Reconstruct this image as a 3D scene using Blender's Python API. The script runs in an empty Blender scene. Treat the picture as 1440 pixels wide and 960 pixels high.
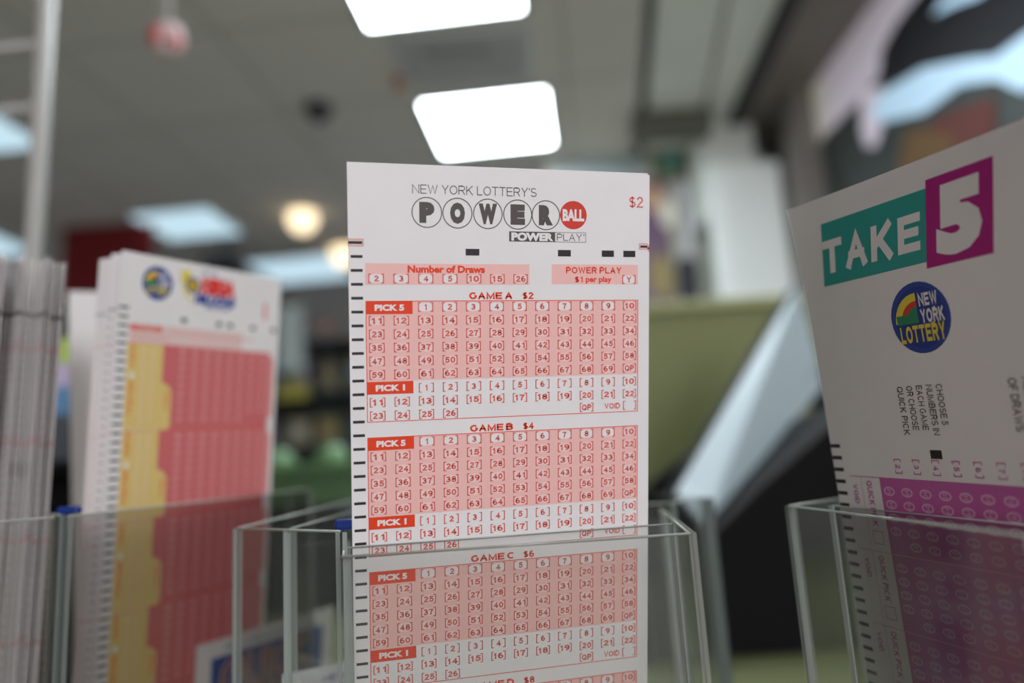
import bpy, bmesh, math, random
from mathutils import Vector, Matrix
random.seed(7)
S = bpy.context.scene
COL = S.collection
# ---------------------------------------------------------------- camera
FPX = 1120.0
CAM = Vector((0, 0, 1.25))
PITCH, ROLL = math.radians(11), math.radians(3.5)
FWD = Vector((0, math.cos(PITCH), math.sin(PITCH)))
_up = Vector((0, -math.sin(PITCH), math.cos(PITCH))); _rt = Vector((1, 0, 0))
RT = _rt*math.cos(ROLL) - _up*math.sin(ROLL)
UP = _up*math.cos(ROLL) + _rt*math.sin(ROLL)
cd = bpy.data.cameras.new('camera'); co = bpy.data.objects.new('camera', cd); COL.objects.link(co)
co.matrix_world = Matrix(((RT.x, UP.x, -FWD.x, CAM.x), (RT.y, UP.y, -FWD.y, CAM.y), (RT.z, UP.z, -FWD.z, CAM.z), (0, 0, 0, 1)))
cd.sensor_width = 36; cd.lens = 28; cd.clip_start = 0.01; cd.clip_end = 60
cd.dof.use_dof = True; cd.dof.focus_distance = 0.215; cd.dof.aperture_fstop = 4.4
S.camera = co
# ---------------------------------------------------------------- world, exposure
w = bpy.data.worlds.new('world'); S.world = w; w.use_nodes = True
w.node_tree.nodes['Background'].inputs[0].default_value = (0.75, 0.85, 1, 1)
w.node_tree.nodes['Background'].inputs[1].default_value = 0.3
S.view_settings.view_transform = 'Standard'; S.view_settings.look = 'None'
S.view_settings.exposure = 0.36; S.view_settings.gamma = 1; S.view_settings.use_curve_mapping = False
S.cycles.use_denoising = True
S.cycles.max_bounces = 10; S.cycles.transparent_max_bounces = 32; S.cycles.diffuse_bounces = 4
S.cycles.sample_clamp_indirect = 4
TROFFER = 13.0
def area(name, loc, rot, sx, sy, power, color):
    l = bpy.data.lights.new(name, 'AREA'); l.shape = 'RECTANGLE'; l.size = sx; l.size_y = sy; l.energy = power; l.color = color
    o = bpy.data.objects.new(name, l); COL.objects.link(o); o.location = loc; o.rotation_euler = rot; return o
# daylight entering through the shop window behind the camera
area('window_daylight', (0.75, -2.62, 1.9), (math.radians(90), 0, math.radians(0)), 1.1, 1.2, 48, (0.98, 0.96, 1.0))

# ---------------------------------------------------------------- helpers
def ray(x, y): return FWD + RT*((x-720)/FPX) - UP*((y-480)/FPX)
def on_y(x, y, Y):
    r = ray(x, y); return CAM + r*((Y-CAM.y)/r.y)
def on_z(x, y, Z):
    r = ray(x, y); return CAM + r*((Z-CAM.z)/r.z)
def on_x(x, y, X):
    r = ray(x, y); return CAM + r*((X-CAM.x)/r.x)
MATS = {}
def mat(name, rgb, rough=0.6, spec=0.3, metal=0, emit=0, noise=0, nscale=8, bump=0):
    if name in MATS: return MATS[name]
    m = bpy.data.materials.new(name); m.use_nodes = True; nt = m.node_tree; b = nt.nodes['Principled BSDF']
    b.inputs['Base Color'].default_value = (*rgb, 1); b.inputs['Roughness'].default_value = rough
    b.inputs['Specular IOR Level'].default_value = spec; b.inputs['Metallic'].default_value = metal
    if emit: b.inputs['Emission Color'].default_value = (*rgb, 1); b.inputs['Emission Strength'].default_value = emit
    if noise or bump:
        tc = nt.nodes.new('ShaderNodeTexCoord'); n = nt.nodes.new('ShaderNodeTexNoise'); n.inputs['Scale'].default_value = nscale
        n.inputs['Detail'].default_value = 4; nt.links.new(tc.outputs['Object'], n.inputs['Vector'])
        if noise:
            r = nt.nodes.new('ShaderNodeValToRGB'); r.color_ramp.elements[0].position = .3; r.color_ramp.elements[1].position = .7
            r.color_ramp.elements[0].color = (*[c*(1-noise) for c in rgb], 1); r.color_ramp.elements[1].color = (*[min(1, c*(1+noise)) for c in rgb], 1)
            nt.links.new(n.outputs[0], r.inputs[0]); nt.links.new(r.outputs[0], b.inputs['Base Color'])
        if bump:
            bp = nt.nodes.new('ShaderNodeBump'); bp.inputs['Strength'].default_value = bump
            nt.links.new(n.outputs[0], bp.inputs['Height']); nt.links.new(bp.outputs[0], b.inputs['Normal'])
    MATS[name] = m; return m
def clear_mat(name, tint, refl=0.04, haze=0.0, hazecol=(.8, .85, .82)):
    """clear acrylic sheet: tinted transmission, Schlick reflection, a little haze"""
    m = bpy.data.materials.new(name); m.use_nodes = True; nt = m.node_tree; nt.nodes.clear()
    N = nt.nodes.new; L = nt.links.new
    out = N('ShaderNodeOutputMaterial'); tr = N('ShaderNodeBsdfTransparent'); gl = N('ShaderNodeBsdfGlossy'); df = N('ShaderNodeBsdfDiffuse')
    tr.inputs[0].default_value = (*tint, 1); gl.inputs['Roughness'].default_value = 0.03; df.inputs[0].default_value = (*hazecol, 1)
    lw = N('ShaderNodeLayerWeight'); lw.inputs['Blend'].default_value = 0.5
    p = N('ShaderNodeMath'); p.operation = 'POWER'; p.inputs[1].default_value = 4.0; L(lw.outputs['Facing'], p.inputs[0])
    ma = N('ShaderNodeMath'); ma.operation = 'MULTIPLY_ADD'; ma.inputs[1].default_value = 0.32; ma.inputs[2].default_value = refl; L(p.outputs[0], ma.inputs[0])
    m1 = N('ShaderNodeMixShader'); m1.inputs[0].default_value = haze; L(tr.outputs[0], m1.inputs[1]); L(df.outputs[0], m1.inputs[2])
    m2 = N('ShaderNodeMixShader'); L(ma.outputs[0], m2.inputs[0]); L(m1.outputs[0], m2.inputs[1]); L(gl.outputs[0], m2.inputs[2])
    L(m2.outputs[0], out.inputs[0]); MATS[name] = m; return m
class MB:
    def __init__(s): s.v = []; s.f = []; s.m = []; s.sm = []; s.mats = []
    def mi(s, m):
        if m not in s.mats: s.mats.append(m)
        return s.mats.index(m)
    def face(s, pts, m, smooth=False):
        b = len(s.v); s.v += [tuple(p) for p in pts]; s.f.append(tuple(range(b, b+len(pts)))); s.m.append(s.mi(m)); s.sm.append(smooth)
    def mesh(s, vs, fs, m, smooth=False):
        b = len(s.v); s.v += [tuple(p) for p in vs]; k = s.mi(m)
        for f in fs: s.f.append(tuple(i+b for i in f)); s.m.append(k); s.sm.append(smooth)
    def box(s, a, b, m, bev=0.0, M=None):
        bm = bmesh.new(); bmesh.ops.create_cube(bm, size=1)
        a = Vector(a); b = Vector(b); c = (a+b)/2; d = b-a
        for v in bm.verts: v.co = Vector((c.x+v.co.x*d.x, c.y+v.co.y*d.y, c.z+v.co.z*d.z))
        if bev: bmesh.ops.bevel(bm, geom=bm.edges[:], offset=bev, segments=2, affect='EDGES', profile=.5)
        bm.verts.index_update()
        s.mesh([(M @ v.co if M else v.co) for v in bm.verts], [[v.index for v in f.verts] for f in bm.faces], m); bm.free()
    def tube(s, pts, r, m, n=12, caps=True):
        pts = [Vector(p) for p in pts]; rings = []
        rr = r if isinstance(r, (list, tuple)) else [r]*len(pts)
        for i, p in enumerate(pts):
            t = (pts[min(i+1, len(pts)-1)] - pts[max(i-1, 0)]).normalized()
            a = t.orthogonal().normalized() if i == 0 else (a - t*a.dot(t)).normalized()
            b = t.cross(a); rings.append([p + (a*math.cos(2*math.pi*k/n) + b*math.sin(2*math.pi*k/n))*rr[i] for k in range(n)])
        vs = [q for r_ in rings for q in r_]
        fs = [(i*n+k, i*n+(k+1) % n, (i+1)*n+(k+1) % n, (i+1)*n+k) for i in range(len(rings)-1) for k in range(n)]
        if caps: fs += [tuple(range(n))[::-1], tuple((len(rings)-1)*n+k for k in range(n))]
        s.mesh(vs, fs, m, True)
    def lathe(s, prof, c, m, n=24):
        c = Vector(c); vs = [c + Vector((r*math.cos(2*math.pi*k/n), r*math.sin(2*math.pi*k/n), z)) for r, z in prof for k in range(n)]
        fs = [(i*n+k, i*n+(k+1) % n, (i+1)*n+(k+1) % n, (i+1)*n+k) for i in range(len(prof)-1) for k in range(n)]
        s.mesh(vs, fs, m, True)
    def slab(s, outline, normal, t, m, medge=None):
        """solid plate from a planar outline, thickness t along normal"""
        n = Vector(normal).normalized()*t; A = [Vector(p) for p in outline]; B = [p+n for p in A]; k = len(A)
        s.face(A, m); s.face(B[::-1], m)
        for i in range(k): s.face([A[i], B[i], B[(i+1) % k], A[(i+1) % k]], medge or m)
    def build(s, name, parent=None, loc=None):
        me = bpy.data.meshes.new(name); vs = s.v
        if loc is not None: L0 = Vector(loc); vs = [tuple(Vector(v)-L0) for v in vs]
        me.from_pydata(vs, [], s.f)
        for m in s.mats: me.materials.append(m)
        me.polygons.foreach_set('material_index', s.m); me.polygons.foreach_set('use_smooth', s.sm); me.update()
        o = bpy.data.objects.new(name, me); COL.objects.link(o)
        if loc is not None: o.location = loc
        if parent: o.parent = parent
        return o
def tag(o, label=None, cat=None, group=None, kind=None):
    if label: o['label'] = label
    if cat: o['category'] = cat
    if group: o['group'] = group
    if kind: o['kind'] = kind
    return o
def empty(name, loc, label, cat, group=None, rot=(0, 0, 0)):
    o = bpy.data.objects.new(name, None); COL.objects.link(o); o.location = loc; o.rotation_euler = rot
    o.empty_display_size = .05; return tag(o, label, cat, group)
def part(mb, name, parent, label=None):
    """mb is written in world coordinates; the parent only has a location"""
    o = mb.build(name); o.parent = parent
    pl = parent.location.copy(); q = parent.parent
    while q: pl += q.location; q = q.parent
    for v in o.data.vertices: v.co -= pl
    if label: o['label'] = label
    return o
def struct(mb, name):
    return tag(mb.build(name), kind='structure')

# ---------------------------------------------------------------- lettering
GL = {}
def _arc(cx, cy, rx, ry, a0, a1, n=None):
    n = n or max(3, int(abs(a1-a0)/24)); return [(cx+rx*math.cos(math.radians(a0+(a1-a0)*i/n)), cy+ry*math.sin(math.radians(a0+(a1-a0)*i/n))) for i in range(n+1)]
_O = _arc(.5, .5, .5, .5, 90, 450, 20)
STROKES = {  # plain sans capitals and figures: width, centre lines in a unit box
 '0': (.62, [_O]), '1': (.42, [[(0, .74), (.45, .86), (.72, 1), (.72, 0)]]),
 '2': (.62, [_arc(.5, .72, .48, .28, 175, -25)+[(.45, .34), (0, 0), (1, 0)]]),
 '3': (.62, [_arc(.47, .755, .45, .245, 165, -80)+_arc(.47, .27, .53, .27, 80, -165)]),
 '4': (.64, [[(.74, 0), (.74, 1), (0, .30), (1, .30)]]),
 '5': (.62, [[(.93, 1), (.20, 1), (.08, .50)]+_arc(.46, .325, .54, .325, 125, -160)]),
 '6': (.64, [_arc(.5, .285, .5, .285, 90, 450, 16), _arc(.54, .5, .54, .5, 62, 205)]),
 '7': (.60, [[(0, 1), (1, 1), (.55, .5), (.36, 0)]]),
 '8': (.62, [_arc(.5, .76, .43, .24, 90, 450, 14), _arc(.5, .265, .5, .265, 90, 450, 14)]),
 '9': (.64, [_arc(.5, .715, .5, .285, 90, 450, 16), _arc(.46, .5, .54, .5, 25, -118)]),
 'A': (.86, [[(0, 0), (.5, 1), (1, 0)], [(.2, .34), (.8, .34)]]),
 'B': (.76, [[(0, 0), (0, 1), (.6, 1)]+_arc(.6, .765, .33, .235, 90, -90)+[(0, .53)], [(.6, .53)]+_arc(.62, .265, .38, .265, 90, -90)+[(0, 0)]]),
 'C': (.80, [_arc(.52, .5, .52, .5, 45, 315, 14)]),
 'D': (.80, [[(0, 0), (0, 1), (.45, 1)]+_arc(.45, .5, .55, .5, 90, -90, 10)+[(0, 0)]]),
 'E': (.70, [[(1, 1), (0, 1), (0, 0), (1, 0)], [(0, .52), (.9, .52)]]), 'F': (.66, [[(1, 1), (0, 1), (0, 0)], [(0, .50), (.85, .50)]]),
 'G': (.84, [_arc(.52, .5, .52, .5, 45, 330, 14)+[(.98, .46), (.55, .46)]]),
 'H': (.78, [[(0, 0), (0, 1)], [(1, 0), (1, 1)], [(0, .5), (1, .5)]]), 'I': (.0, [[(.5, 0), (.5, 1)]]),
 'K': (.80, [[(0, 0), (0, 1)], [(.95, 1), (0, .36)], [(.32, .58), (1, 0)]]), 'L': (.62, [[(0, 1), (0, 0), (1, 0)]]),
 'M': (.92, [[(0, 0), (0, 1), (.5, .05), (1, 1), (1, 0)]]), 'N': (.80, [[(0, 0), (0, 1), (1, 0), (1, 1)]]),
 'O': (.88, [_O]), 'P': (.74, [[(0, 0), (0, 1), (.6, 1)]+_arc(.6, .73, .4, .27, 90, -90)+[(0, .46)]]),
 'Q': (.88, [_O, [(.6, .25), (1, -.06)]]), 'R': (.78, [[(0, 0), (0, 1), (.6, 1)]+_arc(.6, .74, .38, .26, 90, -90)+[(0, .48)], [(.55, .48), (1, 0)]]),
 'S': (.72, [_arc(.5, .745, .46, .255, 30, 270)+_arc(.5, .25, .5, .25, 85, -160)]), 'T': (.74, [[(0, 1), (1, 1)], [(.5, 1), (.5, 0)]]),
 'U': (.78, [[(0, 1)]+_arc(.5, .36, .5, .36, 180, 360)+[(1, 1)]]), 'V': (.82, [[(0, 1), (.5, 0), (1, 1)]]),
 'W': (1.15, [[(0, 1), (.25, 0), (.5, .95), (.75, 0), (1, 1)]]), 'X': (.80, [[(0, 0), (1, 1)], [(0, 1), (1, 0)]]),
 'Y': (.80, [[(0, 1), (.5, .45), (1, 1)], [(.5, .45), (.5, 0)]]), "'": (.0, [[(.5, 1), (.5, .75)]]),
 '$': (.62, [_arc(.5, .73, .46, .23, 30, 270)+_arc(.5, .26, .5, .24, 85, -160), [(.5, 1.1), (.5, -.1)]]),
}
def sans(txt, bold, sp, shear):
    t = .125+bold*2.4; vs = []; fs = []; x = 0
    for ch in txt:
        if ch == ' ': x += .34*sp; continue
        w_, lines = STROKES[ch]; w_ = max(w_, .0)+t*.5
        iw = max(0.0, w_-t) if STROKES[ch][0] else 0
        if not STROKES[ch][0]: w_ = t
        for ln in lines:
            pts = [(x+t/2+px*iw if STROKES[ch][0] else x+t/2, t/2+py*(1-t)) for px, py in ln]
            n = len(pts); closed = abs(pts[0][0]-pts[-1][0])+abs(pts[0][1]-pts[-1][1]) < 1e-6
            L_ = []; R_ = []
            for i in range(n):
                def dirn(a, b):
                    dx, dy = b[0]-a[0], b[1]-a[1]; l = math.hypot(dx, dy) or 1; return dx/l, dy/l
                d0 = dirn(pts[i-1], pts[i]) if i > 0 else (dirn(pts[-2], pts[-1]) if closed else dirn(pts[0], pts[1]))
                d1 = dirn(pts[i], pts[i+1]) if i < n-1 else (dirn(pts[0], pts[1]) if closed else dirn(pts[-2], pts[-1]))
                n0, n1 = (-d0[1], d0[0]), (-d1[1], d1[0]); mx, my = n0[0]+n1[0], n0[1]+n1[1]; l = math.hypot(mx, my) or 1
                mx, my = mx/l, my/l; k = min(1.9, 1/max(.3, mx*n1[0]+my*n1[1]))*t/2
                ex = 0
                p = pts[i]
                if not closed and i in (0, n-1) and abs(p[1]-t/2) < 1e-6 and abs((d1 if i == 0 else d0)[1]) > .5: p = (p[0], 0)
                elif not closed and i in (0, n-1) and abs(p[1]-(1-t/2)) < 1e-6 and abs((d1 if i == 0 else d0)[1]) > .5: p = (p[0], 1)
                elif not closed and i in (0, n-1) and abs((d1 if i == 0 else d0)[0]) > .95: p = (p[0]+(t/2 if p[0] > x+w_/2 else -t/2)*(1 if w_ > t*1.01 else 0), p[1])
                L_.append((p[0]+mx*k, p[1]+my*k)); R_.append((p[0]-mx*k, p[1]-my*k))
            b0 = len(vs); vs += [q for pr in zip(L_, R_) for q in pr]
            fs += [(b0+2*i+1, b0+2*i+3, b0+2*i+2, b0+2*i) for i in range(n-1)]
        x += w_+.13*sp + (.06 if sp > 1 else 0)
    vs = [((a+b_*shear)*.70, b_*.70) for a, b_ in vs]; x0 = min(v[0] for v in vs); x1 = max(v[0] for v in vs)
    return ([(a-x0, b_) for a, b_ in vs], fs, x1-x0)
def glyphs(txt, bold=0.0, sp=1.0, shear=0.0):
    k = (txt, bold, sp, shear)
    if k in GL: return GL[k]
    if bold < .0475 and all(c in STROKES or c == ' ' for c in txt):
        GL[k] = sans(txt, bold, sp, shear); return GL[k]
    cu = bpy.data.curves.new('text', 'FONT'); cu.body = txt; cu.size = 1; cu.offset = bold; cu.space_character = sp; cu.shear = shear; cu.resolution_u = 3
    o = bpy.data.objects.new('text', cu); COL.objects.link(o); bpy.context.view_layer.update()
    me = bpy.data.meshes.new_from_object(o.evaluated_get(bpy.context.evaluated_depsgraph_get()))
    vs = [(v.co.x, v.co.y) for v in me.vertices]; fs = [tuple(p.vertices) for p in me.polygons]
    bpy.data.objects.remove(o); bpy.data.curves.remove(cu); bpy.data.meshes.remove(me)
    x0 = min(v[0] for v in vs); x1 = max(v[0] for v in vs)
    GL[k] = ([(x-x0, y) for x, y in vs], fs, x1-x0); return GL[k]

PAPER = mat('white_paper', (0.86, 0.83, 0.84), 0.55, 0.25, noise=0.015, nscale=60)
PAPER2 = mat('paper_edge', (0.80, 0.73, 0.73), 0.8, 0.1, noise=0.1, nscale=900)
def ink(name, rgb): return mat('ink_'+name, rgb, 0.5, 0.3)
RED = ink('orange_red', (0.84, 0.06, 0.015)); PINK = ink('pale_pink', (0.94, 0.55, 0.52)); NUMR = ink('number_red', (0.76, 0.12, 0.09))
BLK = ink('black', (0.03, 0.025, 0.03)); DKG = ink('dark_grey', (0.10, 0.08, 0.08)); WHT = ink('knockout_white', (0.86, 0.83, 0.84))
BLU = ink('blue', (0.03, 0.07, 0.34)); YEL = ink('yellow', (0.80, 0.66, 0.06)); GRN = ink('green', (0.03, 0.26, 0.12)); BRED = ink('ball_red', (0.68, 0.05, 0.03))
TEAL = ink('teal', (0.03, 0.36, 0.33)); MAG = ink('magenta', (0.45, 0.012, 0.23)); VIO = ink('violet_pink', (0.58, 0.13, 0.42)); CREAM = ink('cream_yellow', (0.80, 0.60, 0.22))
ROSE = ink('rose_red', (0.68, 0.165, 0.175)); ROSE2 = ink('light_rose', (0.78, 0.32, 0.32)); LVIO = ink('pale_violet', (0.74, 0.40, 0.62)); ORA = ink('orange', (0.85, 0.36, 0.04))
FAINT = ink('faint_red', (0.80, 0.60, 0.58))

class Sheet:
    """a printed slip: u right, v down (millimetres), printing lies on the paper's front (-y)"""
    def __init__(s, W, H, warp=None, step=None, t=0.15):
        s.mb = MB(); s.warp = warp; s.W = W; s.H = H; s.step = step
        nu = max(1, int(W/step)) if step else 1; nv = max(1, int(H/step)) if step else 1
        for i in range(nu):
            for j in range(nv):
                u0, u1, v0, v1 = W*i/nu, W*(i+1)/nu, H*j/nv, H*(j+1)/nv
                s.q([(u0, v0), (u0, v1), (u1, v1), (u1, v0)], PAPER, 0); s.q([(u0, v0), (u1, v0), (u1, v1), (u0, v1)], PAPER, -t)
        for j in range(nv):
            v0, v1 = H*j/nv, H*(j+1)/nv
            s.q3([(0, v0, 0), (0, v0, -t), (0, v1, -t), (0, v1, 0)], PAPER2); s.q3([(W, v0, 0), (W, v1, 0), (W, v1, -t), (W, v0, -t)], PAPER2)
        for i in range(nu):
            u0, u1 = W*i/nu, W*(i+1)/nu
            s.q3([(u0, 0, 0), (u1, 0, 0), (u1, 0, -t), (u0, 0, -t)], PAPER2); s.q3([(u0, H, 0), (u0, H, -t), (u1, H, -t), (u1, H, 0)], PAPER2)
        s.t = t
    sh = None
    def P(s, u, v, h):
        if s.sh: u = u - s.sh[0]*(v-s.sh[1])
        b = s.warp(u, v) if s.warp else 0
        return (u*.001, -(h+b)*.001, -v*.001)
    def q(s, pts, m, h): s.mb.face([s.P(u, v, h) for u, v in pts], m)
    def q3(s, pts, m): s.mb.face([s.P(*p) for p in pts], m)
    def rect(s, u0, v0, u1, v1, m, h=.02):
        st = s.step or 1e9; nu = max(1, math.ceil((u1-u0)/st)); nv = max(1, math.ceil((v1-v0)/st))
        for i in range(nu):
            for j in range(nv):
                a, b = u0+(u1-u0)*i/nu, u0+(u1-u0)*(i+1)/nu; c, d = v0+(v1-v0)*j/nv, v0+(v1-v0)*(j+1)/nv
                s.q([(a, c), (a, d), (b, d), (b, c)], m, h)
    def poly(s, pts, m, h=.02): s.q(pts, m, h)
    def frame(s, u0, v0, u1, v1, w_, m, h=.04):
        s.rect(u0, v0, u1, v0+w_, m, h); s.rect(u0, v1-w_, u1, v1, m, h); s.rect(u0, v0, u0+w_, v1, m, h); s.rect(u1-w_, v0, u1, v1, m, h)
    def disc(s, cu, cv, r, m, h=.02, ry=None, n=32):
        ry = ry or r; s.q([(cu+r*math.cos(-2*math.pi*k/n), cv+ry*math.sin(-2*math.pi*k/n)) for k in range(n)], m, h)
    def ring(s, cu, cv, r, w_, m, h=.03, n=40):
        for k in range(n):
            a, b = -2*math.pi*k/n, -2*math.pi*(k+1)/n
            s.q([(cu+r*math.cos(a), cv+r*math.sin(a)), (cu+r*math.cos(b), cv+r*math.sin(b)), (cu+(r-w_)*math.cos(b), cv+(r-w_)*math.sin(b)), (cu+(r-w_)*math.cos(a), cv+(r-w_)*math.sin(a))], m, h)
    def text(s, txt, u, v, cap, m, h=.06, align='c', width=None, bold=0.0, sp=1.0, rot=False, shear=0.0):
        """v is the middle of the capital height; cap its height in mm; width squeezes the line to that many mm; rot reads downwards"""
        vs, fs, w0 = glyphs(txt, bold, sp, shear); ky = cap/0.70; kx = (width/w0) if width else ky
        off = {'c': -w0*kx/2, 'l': 0, 'r': -w0*kx}[align]; out = []
        for x, y in vs:
            a = x*kx+off; b = y*ky - cap/2
            out.append(s.P(u+b, v+a, h) if rot else s.P(u+a, v-b, h))
        s.mb.mesh(out, fs, m)
    def ticks(s, v0, n, m=BLK, u0=0.5, u1=3.7, hh=.42, pitch=3.55):
        for i in range(n):
            if v0+i*pitch < s.H: s.rect(u0, v0+i*pitch-hh, u1, v0+i*pitch+hh, m, .04)
    def edge(s, v0, v1, m, side=0):
        u = -0.02 if side == 0 else s.W+.02
        pts = [(u, v0, 0.01), (u, v0, -s.t), (u, v1, -s.t), (u, v1, 0.01)]
        s.q3(pts if side == 0 else pts[::-1], m)
def logo(s, cu, cv, r):
    s.disc(cu, cv, r, BLU, .03)
    s.disc(cu, cv, r*.86, ink('deep_blue', (.02, .05, .28)), .04)
    # hill and sunrise stripes, upper left quarter
    def arc(r0, r1, m, h):
        pts = []
        for k in range(9):
            a = math.pi + (math.pi/2)*k/8; pts.append((cu-r*.05+r1*math.cos(a), cv+r*.1+r1*math.sin(a)))
        for k in range(8, -1, -1):
            a = math.pi + (math.pi/2)*k/8; pts.append((cu-r*.05+r0*math.cos(a), cv+r*.1+r0*math.sin(a)))
        s.poly(pts[::-1], m, h)
    arc(.55*r, .80*r, YEL, .05); arc(.42*r, .58*r, BRED, .055); arc(.0, .44*r, GRN, .05)
    s.rect(cu-r*.8, cv-.12*r, cu-r*.05, cv+.14*r, GRN, .06)
    s.text('NEW', cu+.04*r, cv-.48*r, .36*r, WHT, .07, 'l', .62*r, .04)
    s.text('YORK', cu+.04*r, cv-.02*r, .38*r, WHT, .07, 'l', .76*r, .04)
    s.text('LOTTERY', cu, cv+.44*r, .48*r, YEL, .07, 'c', 1.5*r, .04)
def place(o, T, w):
    """slip pose: T is the top-left corner, w the rotation vector of the sheet"""
    wv = Vector(w); o.matrix_world = Matrix.Translation(T) @ Matrix.Rotation(wv.length, 4, wv.normalized()); return o

# ================================================================= ROOM
CEIL = 2.9
def ceiling_material():
    m = bpy.data.materials.new('ceiling_tiles'); m.use_nodes = True; nt = m.node_tree; b = nt.nodes['Principled BSDF']; b.inputs['Roughness'].default_value = .9
    tc = nt.nodes.new('ShaderNodeTexCoord'); mp = nt.nodes.new('ShaderNodeMapping'); mp.inputs['Location'].default_value = (.0, .0, 0); mp.inputs['Rotation'].default_value = (0, 0, math.radians(5.5))
    br = nt.nodes.new('ShaderNodeTexBrick'); br.offset = 0; br.inputs['Scale'].default_value = 1; br.inputs['Brick Width'].default_value = .6; br.inputs['Row Height'].default_value = .6
    br.inputs['Mortar Size'].default_value = .012; br.inputs['Color1'].default_value = (.74, .70, .64, 1); br.inputs['Color2'].default_value = (.71, .67, .61, 1); br.inputs['Mortar'].default_value = (.56, .53, .48, 1)
    nt.links.new(tc.outputs['Object'], mp.inputs[0]); nt.links.new(mp.outputs[0], br.inputs['Vector']); nt.links.new(br.outputs[0], b.inputs['Base Color']); return m
CM = ceiling_material()
YAW = math.radians(-5.5)   # the ceiling grid runs a little askew to the counter
b = MB(); b.box((-5.2, -2.7, -.1), (1.5, 8.2, 0), mat('floor_tile', (.64, .61, .58), .35, .4, noise=.1, nscale=3)); struct(b, 'floor')
def jx(x0, k, y): return x0+k*(y-2.5)     # ceiling joints drift right with distance
def strip(b, x0, k0, x1, k1, y0, y1, z0, z1, m): b.slab([(jx(x0, k0, y0), y0, z0), (jx(x1, k1, y0), y0, z0), (jx(x1, k1, y1), y1, z0), (jx(x0, k0, y1), y1, z0)], (0, 0, 1), z1-z0, m)
b = MB(); strip(b, -5.2, 0, .53, .115, -2.7, 8.2, CEIL, CEIL+.1, CM); struct(b, 'ceiling')
WALLM = mat('painted_wall', (.58, .57, .52), .8, .2, noise=.04, nscale=2)
b = MB(); b.box((-5.3, -2.7, 0), (-5.1, 8.2, CEIL), mat('left_wall_paint', (.22, .22, .22), .8)); struct(b, 'wall_left')
b = MB(); b.box((-5.2, 8.0, 0), (0.3, 8.2, CEIL), WALLM); struct(b, 'wall_far')
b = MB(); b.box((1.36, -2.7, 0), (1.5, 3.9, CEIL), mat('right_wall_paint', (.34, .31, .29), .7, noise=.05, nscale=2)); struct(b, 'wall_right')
# back wall with the shop window opening (x 0.2..1.3, z 1.3..2.5)
b = MB()
for a_, c_ in (((-5.2, -2.6, 0), (.2, -2.5, CEIL)), ((1.3, -2.6, 0), (1.5, -2.5, CEIL)), ((.2, -2.6, 0), (1.3, -2.5, 1.3)), ((.2, -2.6, 2.5), (1.3, -2.5, CEIL))): b.box(a_, c_, WALLM)
struct(b, 'wall_rear')
b = MB(); fm = mat('window_frame_aluminium', (.5, .5, .5), .4, .5, .6)
for a_, c_ in (((.2, -2.58, 1.3), (.25, -2.52, 2.5)), ((1.25, -2.58, 1.3), (1.3, -2.52, 2.5)), ((.25, -2.58, 1.3), (1.25, -2.52, 1.35)), ((.25, -2.58, 2.45), (1.25, -2.52, 2.5)), ((.73, -2.58, 1.35), (.77, -2.52, 2.45))): b.box(a_, c_, fm)
struct(b, 'window_1')
# ceiling strip painted paler for bounce off the right wall, dark joints, boxed soffit along the wall
RCM = mat('bounce_lit_ceiling', (.82, .84, .76), .85, .2, noise=.03, nscale=2)
b = MB(); strip(b, .575, .115, 1.01, .05, -2.7, 3.9, CEIL, CEIL+.1, RCM); strip(b, .53, .115, .575, .115, -2.7, 3.9, CEIL+.03, CEIL+.1, mat('dark_joint', (.10, .10, .085), .8)); struct(b, 'trim_1')
b = MB(); strip(b, .81, .13, .828, .13, 0, 3.3, CEIL-.008, CEIL, mat('grey_joint', (.30, .30, .27), .8)); struct(b, 'trim_2')
b = MB(); strip(b, 1.01, .05, 1.075, .05, -2.5, 3.7, CEIL-.03, CEIL+.1, mat('dark_angle', (.05, .048, .045), .7)); struct(b, 'trim_3')
b = MB(); strip(b, 1.075, .05, 1.36, 0, -2.5, 3.78, CEIL-.02, CEIL+.1, mat('brown_grey_soffit', (.22, .19, .165), .7, noise=.1, nscale=3)); struct(b, 'trim_4')
# wall that closes the right side of the shop, and a dark strip painting the shadow gap over it
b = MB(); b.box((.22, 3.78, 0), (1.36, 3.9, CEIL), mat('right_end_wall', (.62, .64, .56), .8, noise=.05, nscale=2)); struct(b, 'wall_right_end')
b = MB(); b.box((.60, 3.30, CEIL-.10), (.95, 3.42, CEIL), mat('shadow_gap_olive', (.13, .13, .10), .7)); struct(b, 'trim_5')
p0 = on_y(985, 175, 3.45); p1 = on_y(1055, 235, 3.45)
b = MB(); b.box((p0.x, 3.45, p1.z-.2), (p1.x+.03, 3.75, CEIL), mat('grey_white_column', (.74, .76, .70), .7)); struct(b, 'trim_6')
# right wall jamb: brown-grey upright post
p0 = on_y(1062, 160, 3.0); p1 = on_y(1118, 430, 3.0)
b = MB(); b.box((1.25, 3.14, 0), (1.36, 3.30, CEIL-.02), mat('brown_jamb', (.20, .175, .155), .7)); struct(b, 'trim_7')

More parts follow.
